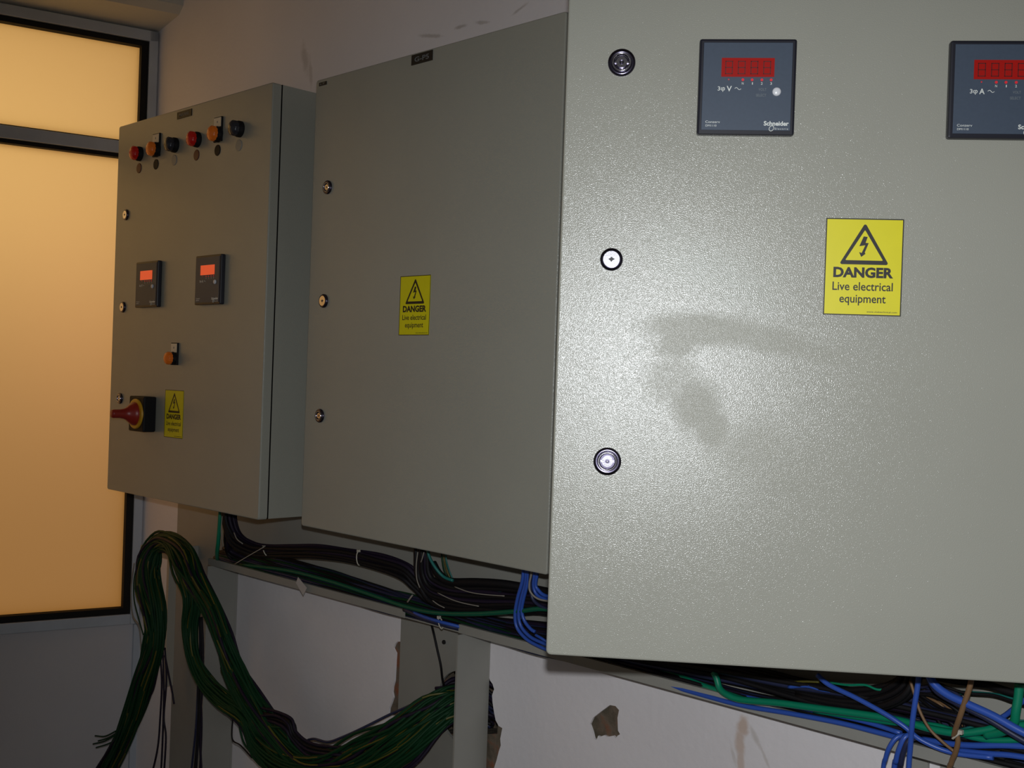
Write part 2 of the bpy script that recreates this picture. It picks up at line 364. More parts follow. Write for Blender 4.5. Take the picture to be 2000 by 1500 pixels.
hb = empty('hanger_bracket', (q.x, LIPD, q.z), 'small bare metal bracket that the hanging green wires are draped over', 'bracket')
mb = MB(); mb.box(q.x-.012, -2.40, LIPD-.035, LIPD+.02, q.z-.004, q.z+.003); mb.box(-2.404, -2.40, LIPD+.02, WALL-.0065, q.z-.03, q.z+.003); mb.box(q.x-.012, -2.40, LIPD+.0165, LIPD+.02, q.z-.03, q.z-.004)
mb.build('arm', M_['steel'], hb, M=Matrix.Identity(4))
mb = MB(); a = at(325, 1078, 1.32); mb.box(a.x-.004, a.x+.006, 1.325, 1.345, a.z-.32, a.z+.03); mb.build('stem', M_['tie'], hb, M=Matrix.Identity(4), label='narrow pale strap hanging from the bracket')

# ------------------------------------------------------------------ cabinet parts (local frame: x right, y into the door, z up, face at y=0)
def T(x, y, z): return Matrix.Translation((x, y, z))
SYM = {}
def sticker(root, MD, x, z, w=.0757, h=.0965, label=None):
    M = MD @ T(x-w/2, -.0004, z+h/2)         # origin at the top-left corner, z downwards negative
    mb = MB(); mb.box(0, w, 0, .0004, -h, 0); st = mb.build('warning_sticker', M_['yellow'], root, M=M, label=label)
    X = lambda u: u*w
    Z = lambda v: -v*h
    mb = MB(); e = .0011
    fill(mb, [[(0, -h), (w, -h), (w, 0), (0, 0)], [(e, -h+e), (w-e, -h+e), (w-e, -e), (e, -e)]], -.00012, -.00002)
    mb.build('border', M_['ink'], st, M=M)
    def rt(ax, ay, bx_, cx_, by, r):
        pts = [(X(ax), Z(ay)), (X(bx_), Z(by)), (X(cx_), Z(by))]; out = []
        for i in range(3):
            p = Vector(pts[i]); a = Vector(pts[i-1])-p; b = Vector(pts[(i+1) % 3])-p; a.normalize(); b.normalize()
            ang = a.angle(b)/2; c = p+(a+b).normalized()*(r/math.sin(ang)); t = r/math.tan(ang)
            s0 = p+a*t-c; s1 = p+b*t-c
            a0 = math.atan2(s0.y, s0.x); a1 = math.atan2(s1.y, s1.x); d = (a1-a0+math.pi) % (2*math.pi)-math.pi
            out += [(c.x+r*math.cos(a0+d*k/5), c.y+r*math.sin(a0+d*k/5)) for k in range(6)]
        return out
    mb = MB()
    fill(mb, [rt(.505, .045, .185, .825, .475, .0016), rt(.505, .118, .262, .748, .432, .0006)], -.00012, -.00002)
    cn = [(690, 435), (728, 440), (708, 498), (738, 500), (700, 592), (706, 606), (665, 637), (645, 590), (670, 597), (705, 522), (647, 532)]
    cn = [(X((a-320)/751-(b-240)/950*-.045-.012), Z((b-240)/950-.021)) for a, b in cn]
    fill(mb, [cn], -.00012, -.00002)
    mb.build('hazard_symbol', M_['ink'], st, M=M)
    mb = MB()
    text(mb, 'DANGER', X(.115), X(.885), Z(.605), .0093, bold=.045)
    text(mb, 'Live electrical', X(.11), X(.885), Z(.742), .0082, bold=.012)
    text(mb, 'equipment', X(.205), X(.80), Z(.868), .0082, bold=.012)
    text(mb, 'www.clubtechnical.com', X(.56), X(.95), Z(.968), .0016, bold=.01)
    mb.build('lettering', M_['ink'], st, M=M)
def meter(root, MD, x, z, unit, lit=False, label=None):
    s = .096; M = MD @ T(x, 0, z)
    mb = MB(); mb.box(-s/2, s/2, -.010, 0, -s/2, s/2)
    mt = mb.build('panel_meter', M_['bezel'], root, M=M, bevel=.0022, label=label)
    f = s/2-.0042
    mb = MB(); mb.box(-f, f, -.0108, -.0099, -f, f); mb.build('face_plate', M_['face'] if not lit else M_['face'], mt, M=M, bevel=.0003)
    X = lambda u: (u-.5)*s
    Z = lambda v: (.5-v)*s
    mb = MB(); mb.box(X(.232), X(.775), -.0112, -.0107, Z(.402), Z(.205)); mb.build('display', M_['display_lit'] if lit else M_['display'], mt, M=M)
    if not lit:
        mb = MB()
        for k in range(4):
            x0 = X(.27+.13*k)
            for (a, b, c, d) in ((.0, .0075, 0, .0009), (0, .0075, .0062, .0071), (0, .0075, .0124, .0133), (0, .0009, 0, .0133), (.0066, .0075, 0, .0133)):
                mb.box(x0+a, x0+b, -.01130, -.01122, Z(.375)+c, Z(.375)+d)
        mb.build('digits', M_['segment'], mt, M=M)
    mb = MB()
    for u in (.455, .55, .65, .745): mb.lathe([(.0014, 0), (.0014, .0004)], 10, (X(u), Z(.432)))
    mb.lathe([(.0007, 0), (.0007, .0004)], 8, (X(.31), Z(.43)))
    mb.build('phase_indicator', M_['red_led'], mt, M=M @ T(0, -.0108, 0))
    mb = MB()
    text(mb, '3φ', X(.20), X(.275), Z(.545), .0040, y=-.0108, bold=.01)
    text(mb, unit, X(.292), X(.345), Z(.552), .0052, y=-.0108, bold=.015)
    wv = []
    for k in range(13):
        a = k/12*2*math.pi; wv.append(Vector((X(.375)+k/12*.0062, -.0110, Z(.525)+.0011*math.sin(a))))
    mb.tube(wv, .00038, 4)
    for u, c in ((.455, 'N'), (.555, '1'), (.65, '2'), (.745, '3')): text(mb, c, X(u)-(.0004 if c == '1' else .0009), X(u)+(.0004 if c == '1' else .0009), Z(.482), .0024, y=-.0108)
    text(mb, 'Conzerv', X(.085), X(.235), Z(.885), .0024, y=-.0108)
    text(mb, 'DM1110', X(.088), X(.20), Z(.922), .0020, y=-.0108)
    text(mb, 'Schneider', X(.685), X(.94), Z(.905), .0042, y=-.0108, bold=.03)
    text(mb, 'Electric', X(.80), X(.935), Z(.948), .0019, y=-.0108, sp=1.4)
    ring = [Vector((X(.765)+.0022*math.cos(a)+.0006*math.sin(a), -.0110, Z(.935)+.0026*math.sin(a))) for a in [2*math.pi*k/14 for k in range(15)]]
    mb.tube(ring, .00045, 4)
    mb.build('lettering', M_['print'], mt, M=M)
    mb = MB(); text(mb, 'VOLT', X(.62), X(.70), Z(.545), .0026, y=-.0108); text(mb, 'SELECT', X(.595), X(.70), Z(.605), .0026, y=-.0108)
    mb.build('small_lettering', M_['dimprint'], mt, M=M)
    mb = MB(); mb.lathe([(.0043, 0), (.0043, .0010), (.0038, .0020), (.0025, .0026), (.0008, .0029)], 20, (X(.805), Z(.555)))
    mb.build('push_button', M_['white_btn'], mt, M=M @ T(0, -.0108, 0))
def lock(root, MD, x, z, R, style, label=None):
    M = MD @ T(x, 0, z)
    mb = MB()
    if style == 'cup':       # broad dark collar, chrome ring, barrel with pin
        mb.lathe([(R, 0), (R, .0020), (R*.95, .0032), (R*.72, .0036), (R*.67, .0030)], 40, cap=False)
        lk = mb.build('door_lock', M_['darkchrome'], root, M=M, label=label)
        mb = MB(); mb.lathe([(R*.70, .0028), (R*.68, .0046), (R*.60, .0050), (R*.56, .0040), (R*.54, .0012)], 40, cap=False)
        mb.build('lock_ring', M_['chrome'], lk, M=M)
        mb = MB(); mb.lathe([(R*.545, .0002), (R*.53, .0006)], 32)
        mb.build('key_well', M_['darkchrome'], lk, M=M)
        mb = MB()
        fill(mb, [circle(0, 0, R*.40, 28), circle(0, 0, R*.17, 18)], -.0034, -.0010)
        for a in (0, math.pi): mb.box(-R*.50 if a else R*.36, -R*.36 if a else R*.50, -.0028, -.0010, -R*.07, R*.07)
        mb.lathe([(R*.09, 0), (R*.09, .0036), (R*.05, .0044)], 16)
        mb.build('lock_barrel', M_['chrome'], lk, M=M)
    else:                    # flat cylinder face with a keyway
        mb.lathe([(R, 0), (R, .0022), (R*.93, .0036), (R*.72, .0038)], 40, cap=False)
        lk = mb.build('door_lock', M_['darkchrome'], root, M=M, label=label)
        kw = [(-R*.12, R*.10), (-R*.30, 0), (-R*.12, -R*.10), (0, -R*.26), (R*.12, -R*.10), (R*.32, .02*R), (R*.12, R*.12), (0, R*.22)]
        mb = MB(); fill(mb, [circle(0, 0, R*.72, 36), kw], -.0044, -.0012)
        mb.build('lock_barrel', M_['chrome'], lk, M=M)
        mb = MB(); mb.lathe([(R*.6, 0), (R*.6, .0013)], 20); mb.build('keyway', M_['ink'], lk, M=M)
def lamp(root, MD, x, z, m, r=.0145, ribs=12, label=None, out=.018):
    M = MD @ T(x, 0, z)
    mb = MB(); mb.lathe([(r*1.06, 0), (r*1.06, .006), (r*.98, .008), (r*.98, out*.62)], 28, cap=False)
    lp = mb.build('indicator_lamp', M_['black'], root, M=M, label=label)
    mb = MB(); mb.lathe([(r*.98, out*.6), (r*.98, out*.92), (r*.86, out*1.08), (r*.55, out*1.2), (r*.2, out*1.26)], 48, ribs=ribs, rib=.04)
    mb.build('lens', m, lp, M=M)
def legend(root, MD, x, z, w=.029, h=.048, label=None):
    M = MD @ T(x, 0, z)
    mb = MB(); mb.box(-w/2, w/2, -.004, -.0001, -h/2, h/2); lp = mb.build('legend_holder', M_['black'], root, M=M, bevel=.0008, label=label)
    mb = MB(); mb.box(-w/2+.0015, w/2-.0015, -.0046, -.0039, h/2-.0195, h/2-.0018); mb.build('card', M_['cream'], lp, M=M)
    mb = MB(); mb.box(-.0012, .0016, -.00480, -.00465, h/2-.012, h/2-.008); mb.build('mark', M_['dimprint'], lp, M=M)
def plate(root, MD, x, z, w, h, s, label, m='print'):
    M = MD @ T(x, 0, z)
    mb = MB(); mb.box(-w/2, w/2, -.0012, 0, -h/2, h/2); p = mb.build('name_plate', M_['ink'], root, M=M, label=label)
    mb = MB(); text(mb, s, -w*.34, w*.34, -h*.24, h*.46, y=-.0012, bold=.01); mb.build('lettering', M_[m], p, M=M)
def cabinet(x0, x1, yf, z0, z1, label, angle=0.0, hinge_r=False, door_mat='paint'):
    """wall cabinet; yf is the closed door's front plane; returns root and the door frame (origin bottom-left of the door face)"""
    w = x1-x0
    root = empty('electrical_cabinet', ((x0+x1)/2, (yf+WALL)/2, z0), label, 'electrical cabinet', 'grey wall cabinets')
    g = .019; yb = yf+g+.001
    mb = MB()
    t = .0015; a, b, c, d = x0+.001, x1-.001, z0+.001, z1-.001; Y2 = WALL-.0145
    mb.box(a, b, Y2-t, Y2, c, d)
    mb.box(a, a+t, yb, Y2-t, c, d); mb.box(b-t, b, yb, Y2-t, c, d); mb.box(a+t, b-t, yb, Y2-t, c, c+t); mb.box(a+t, b-t, yb, Y2-t, d-t, d)
    for (p, q_, r_, s_) in ((a, a+.02, c, d), (b-.02, b, c, d), (a+.02, b-.02, c, c+.02), (a+.02, b-.02, d-.02, d)): mb.box(p, q_, yb, yb+t, r_, s_)
    mb.build('body', M_['paint'], root, M=Matrix.Identity(4))
    mb = MB(); mb.box(a+.03, b-.03, Y2-.02, Y2-.017, c+.03, d-.03); mb.build('mounting_plate', M_['steel'], root, M=Matrix.Identity(4))
    if hinge_r: MD = Matrix.Translation((x1, yf, z0)) @ Matrix.Rotation(angle, 4, 'Z') @ T(-w, 0, 0)
    else: MD = T(x0, yf, z0)
    mb = MB(); hgt = z1-z0
    # folded door pan: skin and returns
    sk = [(0, 0), (w, 0), (w, hgt), (0, hgt)]
    def ringy(ins, y):
        r = .005-ins*.3
        o = []
        for cx, cz, a0 in ((ins+r, ins+r, 180), (w-ins-r, ins+r, 270), (w-ins-r, hgt-ins-r, 0), (ins+r, hgt-ins-r, 90)):
            for k in range(5):
                an = math.radians(a0+90*k/4); o.append((cx+r*math.cos(an), y, cz+r*math.sin(an)))
        return o
    rings = [ringy(.0022, 0), ringy(.0010, .0004), ringy(.0003, .0012), ringy(0, .0026), ringy(0, g-.001), ringy(.0015, g), ringy(.012, g)]
    vv = sum(rings, []); n = 20
    ff = [tuple(range(n))]
    for i in range(len(rings)-1):
        for k in range(n):
            k2 = (k+1) % n; ff.append((i*n+k, (i+1)*n+k, (i+1)*n+k2, i*n+k2))
    ff[0] = tuple(range(n))
    mb.add(vv, ff, 0, False)
    inner = ringy(.012, .0015); mb.add(rings[-1]+inner, [(k, n+k, n+(k+1) % n, (k+1) % n) for k in range(n)]+[tuple(reversed(range(n, 2*n)))], 0)
    mb.build('door', M_[door_mat], root, M=MD)
    mb = MB()
    fill(mb, [[(.008, .008), (w-.008, .008), (w-.008, hgt-.008), (.008, hgt-.008)], [(.018, .018), (w-.018, .018), (w-.018, hgt-.018), (.018, hgt-.018)]], g-.0005, g+.0008)
    mb.build('door_seal', M_['gasket'], root, M=MD)
    return root, MD
B1, T1 = zz(-.2712), zz(.5268)
c1, D1 = cabinet(-2.3745, -1.7665, 1.13, B1, T1, 'grey control cabinet nearest the window, with lamps, two small meters and a red switch')
def P1(x, z): return x+2.3745, z+CZ-B1
lx = [-2.278, -2.203, -2.126, -2.037, -1.957, -1.880]
for i, (x, m, lab) in enumerate(zip(lx, ('red_lens', 'orange_lens', 'dark_lens', 'red_lens', 'orange_lens', 'dark_lens'), ('red ribbed lamp', 'orange ribbed lamp', 'dark unlit lamp')*2)):
    a, b = P1(x+.007, .4545); lamp(c1, D1, a, b, M_[m], label=lab)
    a, b = P1(x+.004, .4245)
    mb = MB(); mb.lathe([(.0108, 0), (.0108, .0008), (.0098, .0012)], 28); mb.build('blanking_plug', M_['maroon'] if i in (0, 3) else (M_['black'] if i in (1, 4) else M_['steel']), c1, M=D1 @ T(a, 0, b), label='small flat %s plug' % ('dark red' if i in (0, 3) else 'black' if i in (1, 4) else 'grey'))
for x in (lx[1], lx[4]): a, b = P1(x+.007, .4640); legend(c1, D1, a, b)
a, b = P1(-2.092, .020); lamp(c1, D1, a, b, M_['orange_lens'], .0125, label='orange lamp on its own below the meters'); a, b = P1(-2.090, .0290); legend(c1, D1, a, b, .026, .045)
for x in (-2.205, -1.957): a, b = P1(x, .1732); meter(c1, D1, a, b, 'V' if x < -2.1 else 'A', lit=True)
for z, st in ((.3288, 'flat'), (.1286, 'flat'), (-.0695, 'cup')): a, b = P1(-2.3255, z); lock(c1, D1, a, b, .0118, st)
a, b = P1(-2.0885, -.0925); sticker(c1, D1, a, b, label='small yellow danger sticker')
a, b = P1(-2.086, .5135); plate(c1, D1, a, b, .058, .014, 'MAIN PANEL', 'narrow dark name strip', 'dimprint')
# rotary isolator with red handle
a, b = P1(-2.195, -.0970); MS = D1 @ T(a, 0, b)
mb = MB(); mb.box(-.0325, .0325, -.028, 0, -.0365, .0365); sw = mb.build('rotary_switch', M_['black'], c1, M=MS, bevel=.003)
mb = MB(); mb.lathe([(.031, .027), (.031, .0305), (.029, .0315)], 40); mb.build('switch_plate', M_['handle_yellow'], sw, M=MS)
mb = MB()
prof = [(.0265, .0225, .031), (.0260, .0220, .035), (.0230, .018, .040), (.0185, .0135, .045), (.0140, .0105, .050), (.0112, .0090, .056), (.0098, .0085, .064), (.0098, .0085, .078), (.0085, .0075, .081)]
vv = []
for rz, rx, hh in prof:
    for k in range(24):
        an = 2*math.pi*k/24; vv.append((rx*math.cos(an), -hh, rz*math.sin(an)*.92))
n = 24; mb.add(vv, [(i*n+k, (i+1)*n+k, (i+1)*n+(k+1) % n, i*n+(k+1) % n) for i in range(len(prof)-1) for k in range(n)]+[tuple(reversed(range((len(prof)-1)*n, len(prof)*n)))], 0, True)
mb.build('switch_handle', M_['handle_red'], sw, M=MS)

B2, T2 = zz(-.2755), zz(.5262)
c2_, D2 = cabinet(-1.694, -1.0865, 1.173, B2, T2, 'plain grey cabinet in the middle with one small danger sticker')
def P2(x, z): return x+1.694, z+CZ-B2
for z, st in ((.3294, 'cup'), (.1283, 'flat'), (-.0751, 'cup')): a, b = P2(-1.6465, z); lock(c2_, D2, a, b, .0122, st)
a, b = P2(-1.3976, .1149); sticker(c2_, D2, a, b, label='small yellow danger sticker')
a, b = P2(-1.400, .5150); plate(c2_, D2, a, b, .052, .0165, 'G-P5', 'black name plate with worn pale letters', 'dimprint')
a, b = P2(-1.672, .5170); plate(c2_, D2, a, b, .022, .006, 'LT', 'tiny faint name strip', 'dimprint')

W3 = .600; pl = Vector((-.7847, .8498)); hx = pl.x+W3*math.cos(G); hy = pl.y+W3*math.sin(G)
B3, T3 = zz(-.2812), zz(.531)
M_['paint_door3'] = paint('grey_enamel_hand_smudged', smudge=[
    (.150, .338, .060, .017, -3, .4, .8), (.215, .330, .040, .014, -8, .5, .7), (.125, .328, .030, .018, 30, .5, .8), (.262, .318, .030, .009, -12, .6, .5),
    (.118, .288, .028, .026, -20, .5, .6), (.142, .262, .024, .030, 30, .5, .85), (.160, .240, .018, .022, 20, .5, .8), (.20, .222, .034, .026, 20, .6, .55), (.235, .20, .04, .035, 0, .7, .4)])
c3, D3 = cabinet(hx-W3, hx, hy, B3, T3, 'large pale grey cabinet on the right with its door standing ajar', angle=G, hinge_r=True, door_mat='paint_door3')
def P3(x, z): return x, z+CZ-B3
for x, z, R, st in ((.0565, .3274, .0140, 'cup'), (.0531, .1265, .0116, 'flat'), (.0561, -.0797, .0142, 'cup')): a, b = P3(x, z); lock(c3, D3, a, b, R, st)
a, b = P3(.1822, .3015); meter(c3, D3, a, b, 'V', label='dark meter reading volts')
a, b = P3(.4260, .3005); meter(c3, D3, a, b, 'A', label='dark meter reading amps')
a, b = P3(.3038, .1248); sticker(c3, D3, a, b, .0757, .0968, label='large yellow danger sticker')
# hinges of the open door
for z in (.08, .72):
    mb = MB(); mb.lathe([(.005, 0), (.005, .05)], 12)
    mb.build('hinge', M_['steel'], c3, M=Matrix.Translation((hx+.006, hy+.012, B3+z)) @ Matrix.Rotation(math.radians(-90), 4, 'X'))

# ------------------------------------------------------------------ cables
def smooth(P, k=6):
    Q = [P[0]*2-P[1]] + list(P) + [P[-1]*2-P[-2]]; out = []
    for i in range(1, len(Q)-2):
        a, b, c, d = Q[i-1:i+3]
        for j in range(k):
            t = j/k
            out.append(.5*((2*b)+(c-a)*t+(2*a-5*b+4*c-d)*t*t+(3*b-a-3*c+d)*t*t*t))
    out.append(P[-1]); return out
def cable(name, cat, label, m, r, pts, group=None, sides=8, k=6, stripe=False):
    P = smooth([at(*p) for p in pts], k)
    mb = MB(); mb.tube(P, r, sides, stripe=(1, 3, 2) if stripe else None)
    mats = [M_[m], M_['cyellow']] if stripe else M_[m]
    mid = P[len(P)//2]
    o = mb.build(name, mats)
    return tag(o, label, cat, group)
def bundle(name, cat, label, group, mats, r, pts, count, sides=6, k=5, wob=.35, stripe=0.0, depth=.6, seed=1, fray=0.0, sub=None):
    """count strands sharing one route; pts are (x, y, D, halfwidth in metres)"""
    rnd = random.Random(seed)
    C = [at(x, y, D) for x, y, D, w in pts]; Wd = [p[3] for p in pts]; n = len(C)
    up = Vector((0, 1, 0))
    for s in range(count):
        ga = s*2.399963; rad = math.sqrt((s+.5)/count); ax, ay = rad*math.cos(ga), rad*math.sin(ga)
        i0, i1 = 0, n
        if sub: i0, i1 = sub(s, rnd, n)
        P = []
        for i in range(i0, i1):
            d = (C[min(i+1, n-1)]-C[max(i-1, 0)]).normalized()
            side = d.cross(up).normalized(); dep = side.cross(d).normalized()
            jx = ax+rnd.uniform(-wob, wob); jy = ay+rnd.uniform(-wob, wob)
            f = 1+fray*rnd.uniform(-.5, 1)*((i == i0) or (i == i1-1))
            P.append(C[i]+side*(jx*Wd[i]*f)+dep*(jy*Wd[i]*depth))
        # keep every strand clear of the plates behind it
        P = smooth(P, k)
        mk = mats[s % len(mats)] if not isinstance(mats, dict) else mats
        mb = MB(); st = rnd.random() < stripe
        mb.tube(P, r*rnd.uniform(.85, 1.12), sides, stripe=(1, 4, 1, rnd.randrange(6)) if st else None)
        o = mb.build(name, [M_[mk], M_['cyellow']] if st else M_[mk])
        tag(o, label, cat, group)
# A: thick cable loom leaving the left cabinet and arching to the middle one
bundle('power_cable', 'cable', 'black cable in the loom arching from the window-side cabinet to below the middle one', 'black cables of the arching loom', ['cblack', 'cblack', 'cpurple'], .0042,
       [(446, 985, 1.27, .018), (449, 1020, 1.27, .017), (462, 1052, 1.275, .015), (495, 1071, 1.285, .013), (525, 1076, 1.29, .012), (570, 1076, 1.29, .0125), (620, 1077, 1.29, .013), (680, 1084, 1.295, .0135), (740, 1096, 1.30, .014), (790, 1112, 1.305, .015), (818, 1136, 1.315, .017), (850, 1160, 1.325, .016), (920, 1172, 1.33, .012), (1000, 1175, 1.335, .011), (1075, 1182, 1.34, .011)], 13, wob=.15, seed=3, depth=.7)
bundle('power_cable', 'cable', 'black cable drooping from the window-side cabinet down to the end of the tray', 'black cables at the tray end', ['cblack', 'cpurple'], .0038,
       [(447, 985, 1.28, .014), (446, 1030, 1.285, .014), (444, 1060, 1.30, .014), (452, 1084, 1.32, .013), (500, 1104, 1.335, .010), (580, 1128, 1.34, .009)], 7, wob=.2, seed=5)
cable('green_cable', 'cable', 'green cable hanging straight down from the window-side cabinet', 'cgreen', .0044, [(431, 985, 1.27), (429, 1020, 1.27), (426, 1060, 1.275), (424, 1082, 1.29), (427, 1096, 1.315), (450, 1106, 1.33)])
cable('brown_wire', 'wire', 'thin pale wire dropping in front of the black cables by the window-side cabinet', 'cwhite', .0011, [(434, 1008, 1.255), (432, 1040, 1.255), (436, 1068, 1.262)])
cable('pale_wire', 'wire', 'short pale wire curving between the black cables below the window-side cabinet', 'cwhite', .0012, [(457, 1040, 1.252), (463, 1053, 1.252), (474, 1062, 1.255)])
# B: flat mass lying in the tray
for i in range(28):
    t = i/27; y0 = 1094-38*t; D = 1.310+.053*t
    rnd = random.Random(40+i)
    pts = []
    for x in (408+(D-1.302)*740, 495, 560, 650, 740, 800, 880, 960, 1040, 1100):
        base = (x-404)*.2745
        lift = (26 if x < 700 else 10)*math.sin(t*2.2)
        pts.append((x, y0+base-lift*.35+rnd.uniform(-3, 3)+(3 if i < 2 else 0), D))
    if i >= 3:
        pts = pts[:10]
    m = ['cnavy', 'cblack', 'cgreen_dark', 'cnavy', 'cblack'][i % 5]
    cable('tray_cable', 'cable', 'thin dark cable lying along the tray below the two left cabinets', m, .0033, pts, 'dark cables lying in the tray', sides=6)
cable('green_cable', 'cable', 'long green cable lying on top of the dark ones along the tray', 'cgreen_mid', .0040, [(470, 1103, 1.318), (560, 1114, 1.312), (640, 1134, 1.308), (720, 1160, 1.306), (790, 1184, 1.300), (850, 1197, 1.29), (930, 1199, 1.285), (1010, 1194, 1.285), (1075, 1191, 1.285), (1170, 1226, 1.30), (1280, 1284, 1.33)])
cable('navy_cable', 'cable', 'blue cable sagging over the column top where the tray has no lip', 'cnavy', .0048, [(790, 1190, 1.305), (830, 1208, 1.295), (865, 1219, 1.293), (905, 1229, 1.31), (960, 1240, 1.32)])
cable('blue_cable', 'cable', 'short bright blue cable beside the sagging navy one above the column', 'cblue', .0030, [(805, 1196, 1.300), (835, 1207, 1.290), (862, 1215, 1.288), (890, 1222, 1.30), (925, 1232, 1.32)])
# C: drop out of the middle cabinet
bundle('power_cable', 'cable', 'black cable dropping from the middle cabinet and turning right along the tray', 'black cables under the middle cabinet', ['cblack', 'cblack', 'cpurple'], .0042,
       [(826, 1045, 1.29, .015), (826, 1085, 1.29, .0155), (828, 1122, 1.295, .017), (846, 1152, 1.30, .020), (890, 1168, 1.305, .021), (950, 1172, 1.31, .021), (1010, 1174, 1.315, .020), (1080, 1182, 1.32, .019), (1230, 1222, 1.325, .018), (1400, 1272, 1.33, .016)], 15, wob=.15, seed=8, depth=.6)
cable('power_cable', 'cable', 'single thick black cable swooping above the others under the middle cabinet', 'cblack', .0072, [(845, 1100, 1.30), (858, 1122, 1.30), (880, 1136, 1.30), (930, 1137, 1.30), (980, 1140, 1.305), (1030, 1148, 1.315), (1080, 1158, 1.32)])
cable('teal_wire', 'wire', 'teal wire curving out of the middle cabinet beside the black drop', 'cteal', .0027, [(834, 1065, 1.275), (838, 1086, 1.275), (850, 1108, 1.278), (866, 1126, 1.285), (885, 1134, 1.29)])
for i, (dx, m) in enumerate(((0, 'cgreen_dark'), (4, 'cyellow'), (8, 'cteal'))):
    cable('earth_wire', 'wire', ('dark green', 'yellow', 'teal')[i]+' strand of the loose trio hanging under the middle cabinet', m, .0013, [(862+dx, 1075, 1.30), (864+dx, 1096, 1.30), (868+dx*1.2, 1115, 1.305), (878+dx, 1135, 1.31)])
for i, p in enumerate((((816, 1078, 1.268), (813, 1105, 1.268), (814, 1130, 1.27), (820, 1148, 1.275)), ((828, 1078, 1.268), (825, 1090, 1.268), (822, 1098, 1.27)))):
    cable('pale_wire', 'wire', ('long', 'short')[i]+' pale wire standing out against the black drop under the middle cabinet', 'cwhite', .0010, p)
for i, p in enumerate((((855, 1158, 1.278), (880, 1170, 1.278), (905, 1178, 1.28), (935, 1184, 1.285)), ((888, 1146, 1.282), (915, 1156, 1.282), (945, 1161, 1.284), (985, 1164, 1.288)), ((845, 1173, 1.276), (856, 1181, 1.278), (868, 1187, 1.28)))):
    cable('pale_wire', 'wire', ('middle', 'upper', 'lowest')[i]+' of three pale strands curving across the black cables under the middle cabinet', 'cwhite', .0009, p)
cable('green_wire', 'wire', 'thin green strand in the gap under the thick black cable', 'cteal', .0014, [(895, 1147, 1.31), (925, 1152, 1.31), (965, 1156, 1.31), (990, 1152, 1.31)])
for i in range(12):
    rnd = random.Random(90+i); t = i/11; y0 = 1206+24*t
    pts = [(x, y0+(x-870)*(.10+.13*t)+rnd.uniform(-2, 2)-8, 1.318+.045*(1-t)) for x in (860, 920, 980, 1040, 1090)]
    cable('tray_cable', 'cable', 'dark cable under the green one, just behind the lip below the middle cabinet', ['cblack', 'cpurple', 'cnavy'][i % 3], .0034, pts, 'dark cables behind the lip', sides=6)
# D: blue group
blue = [([(1022, 1085), (1022, 1118), (1019, 1140), (1011, 1168), (1006, 1200), (1010, 1226), (1028, 1248), (1052, 1262), (1085, 1276)], 'leftmost'),
        ([(1028, 1085), (1028, 1118), (1026, 1140), (1018, 1170), (1013, 1200), (1018, 1224), (1036, 1244), (1060, 1256), (1085, 1266)], 'second'),
        ([(1032, 1085), (1032, 1120), (1029, 1144), (1022, 1172), (1019, 1192), (1024, 1212), (1036, 1228), (1045, 1234)], 'short inner'),
        ([(1044, 1085), (1044, 1118), (1042, 1142), (1046, 1158), (1058, 1168), (1085, 1176)], 'upper right'),
        ([(1049, 1085), (1049, 1118), (1046, 1142), (1051, 1152), (1062, 1162), (1085, 1168)], 'rightmost'),
        ([(1036, 1085), (1036, 1122), (1036, 1150), (1042, 1172), (1060, 1186), (1085, 1192)], 'middle')]
for (p, nm), m in zip(blue, ('cblue', 'cblue', 'cblue', 'cblue', 'cblue', 'cnavy')):
    cable('blue_cable', 'cable', nm+' blue cable falling from the right end of the middle cabinet', m, .0029, [(x, y, 1.275+i*.002) for i, (x, y) in enumerate(p)])
cable('pale_wire', 'wire', 'beige wire among the blue cables at the right end of the middle cabinet', 'cwhite', .0016, [(1038, 1085, 1.268), (1038, 1118, 1.268), (1034, 1140, 1.270), (1036, 1156, 1.272), (1052, 1170, 1.276), (1085, 1176, 1.282)])
cable('blue_cable', 'cable', 'thin blue cable at the lip just left of the open door corner', 'cblue', .0024, [(1046, 1240, 1.30), (1058, 1247, 1.30), (1072, 1256, 1.305), (1085, 1262, 1.31)])
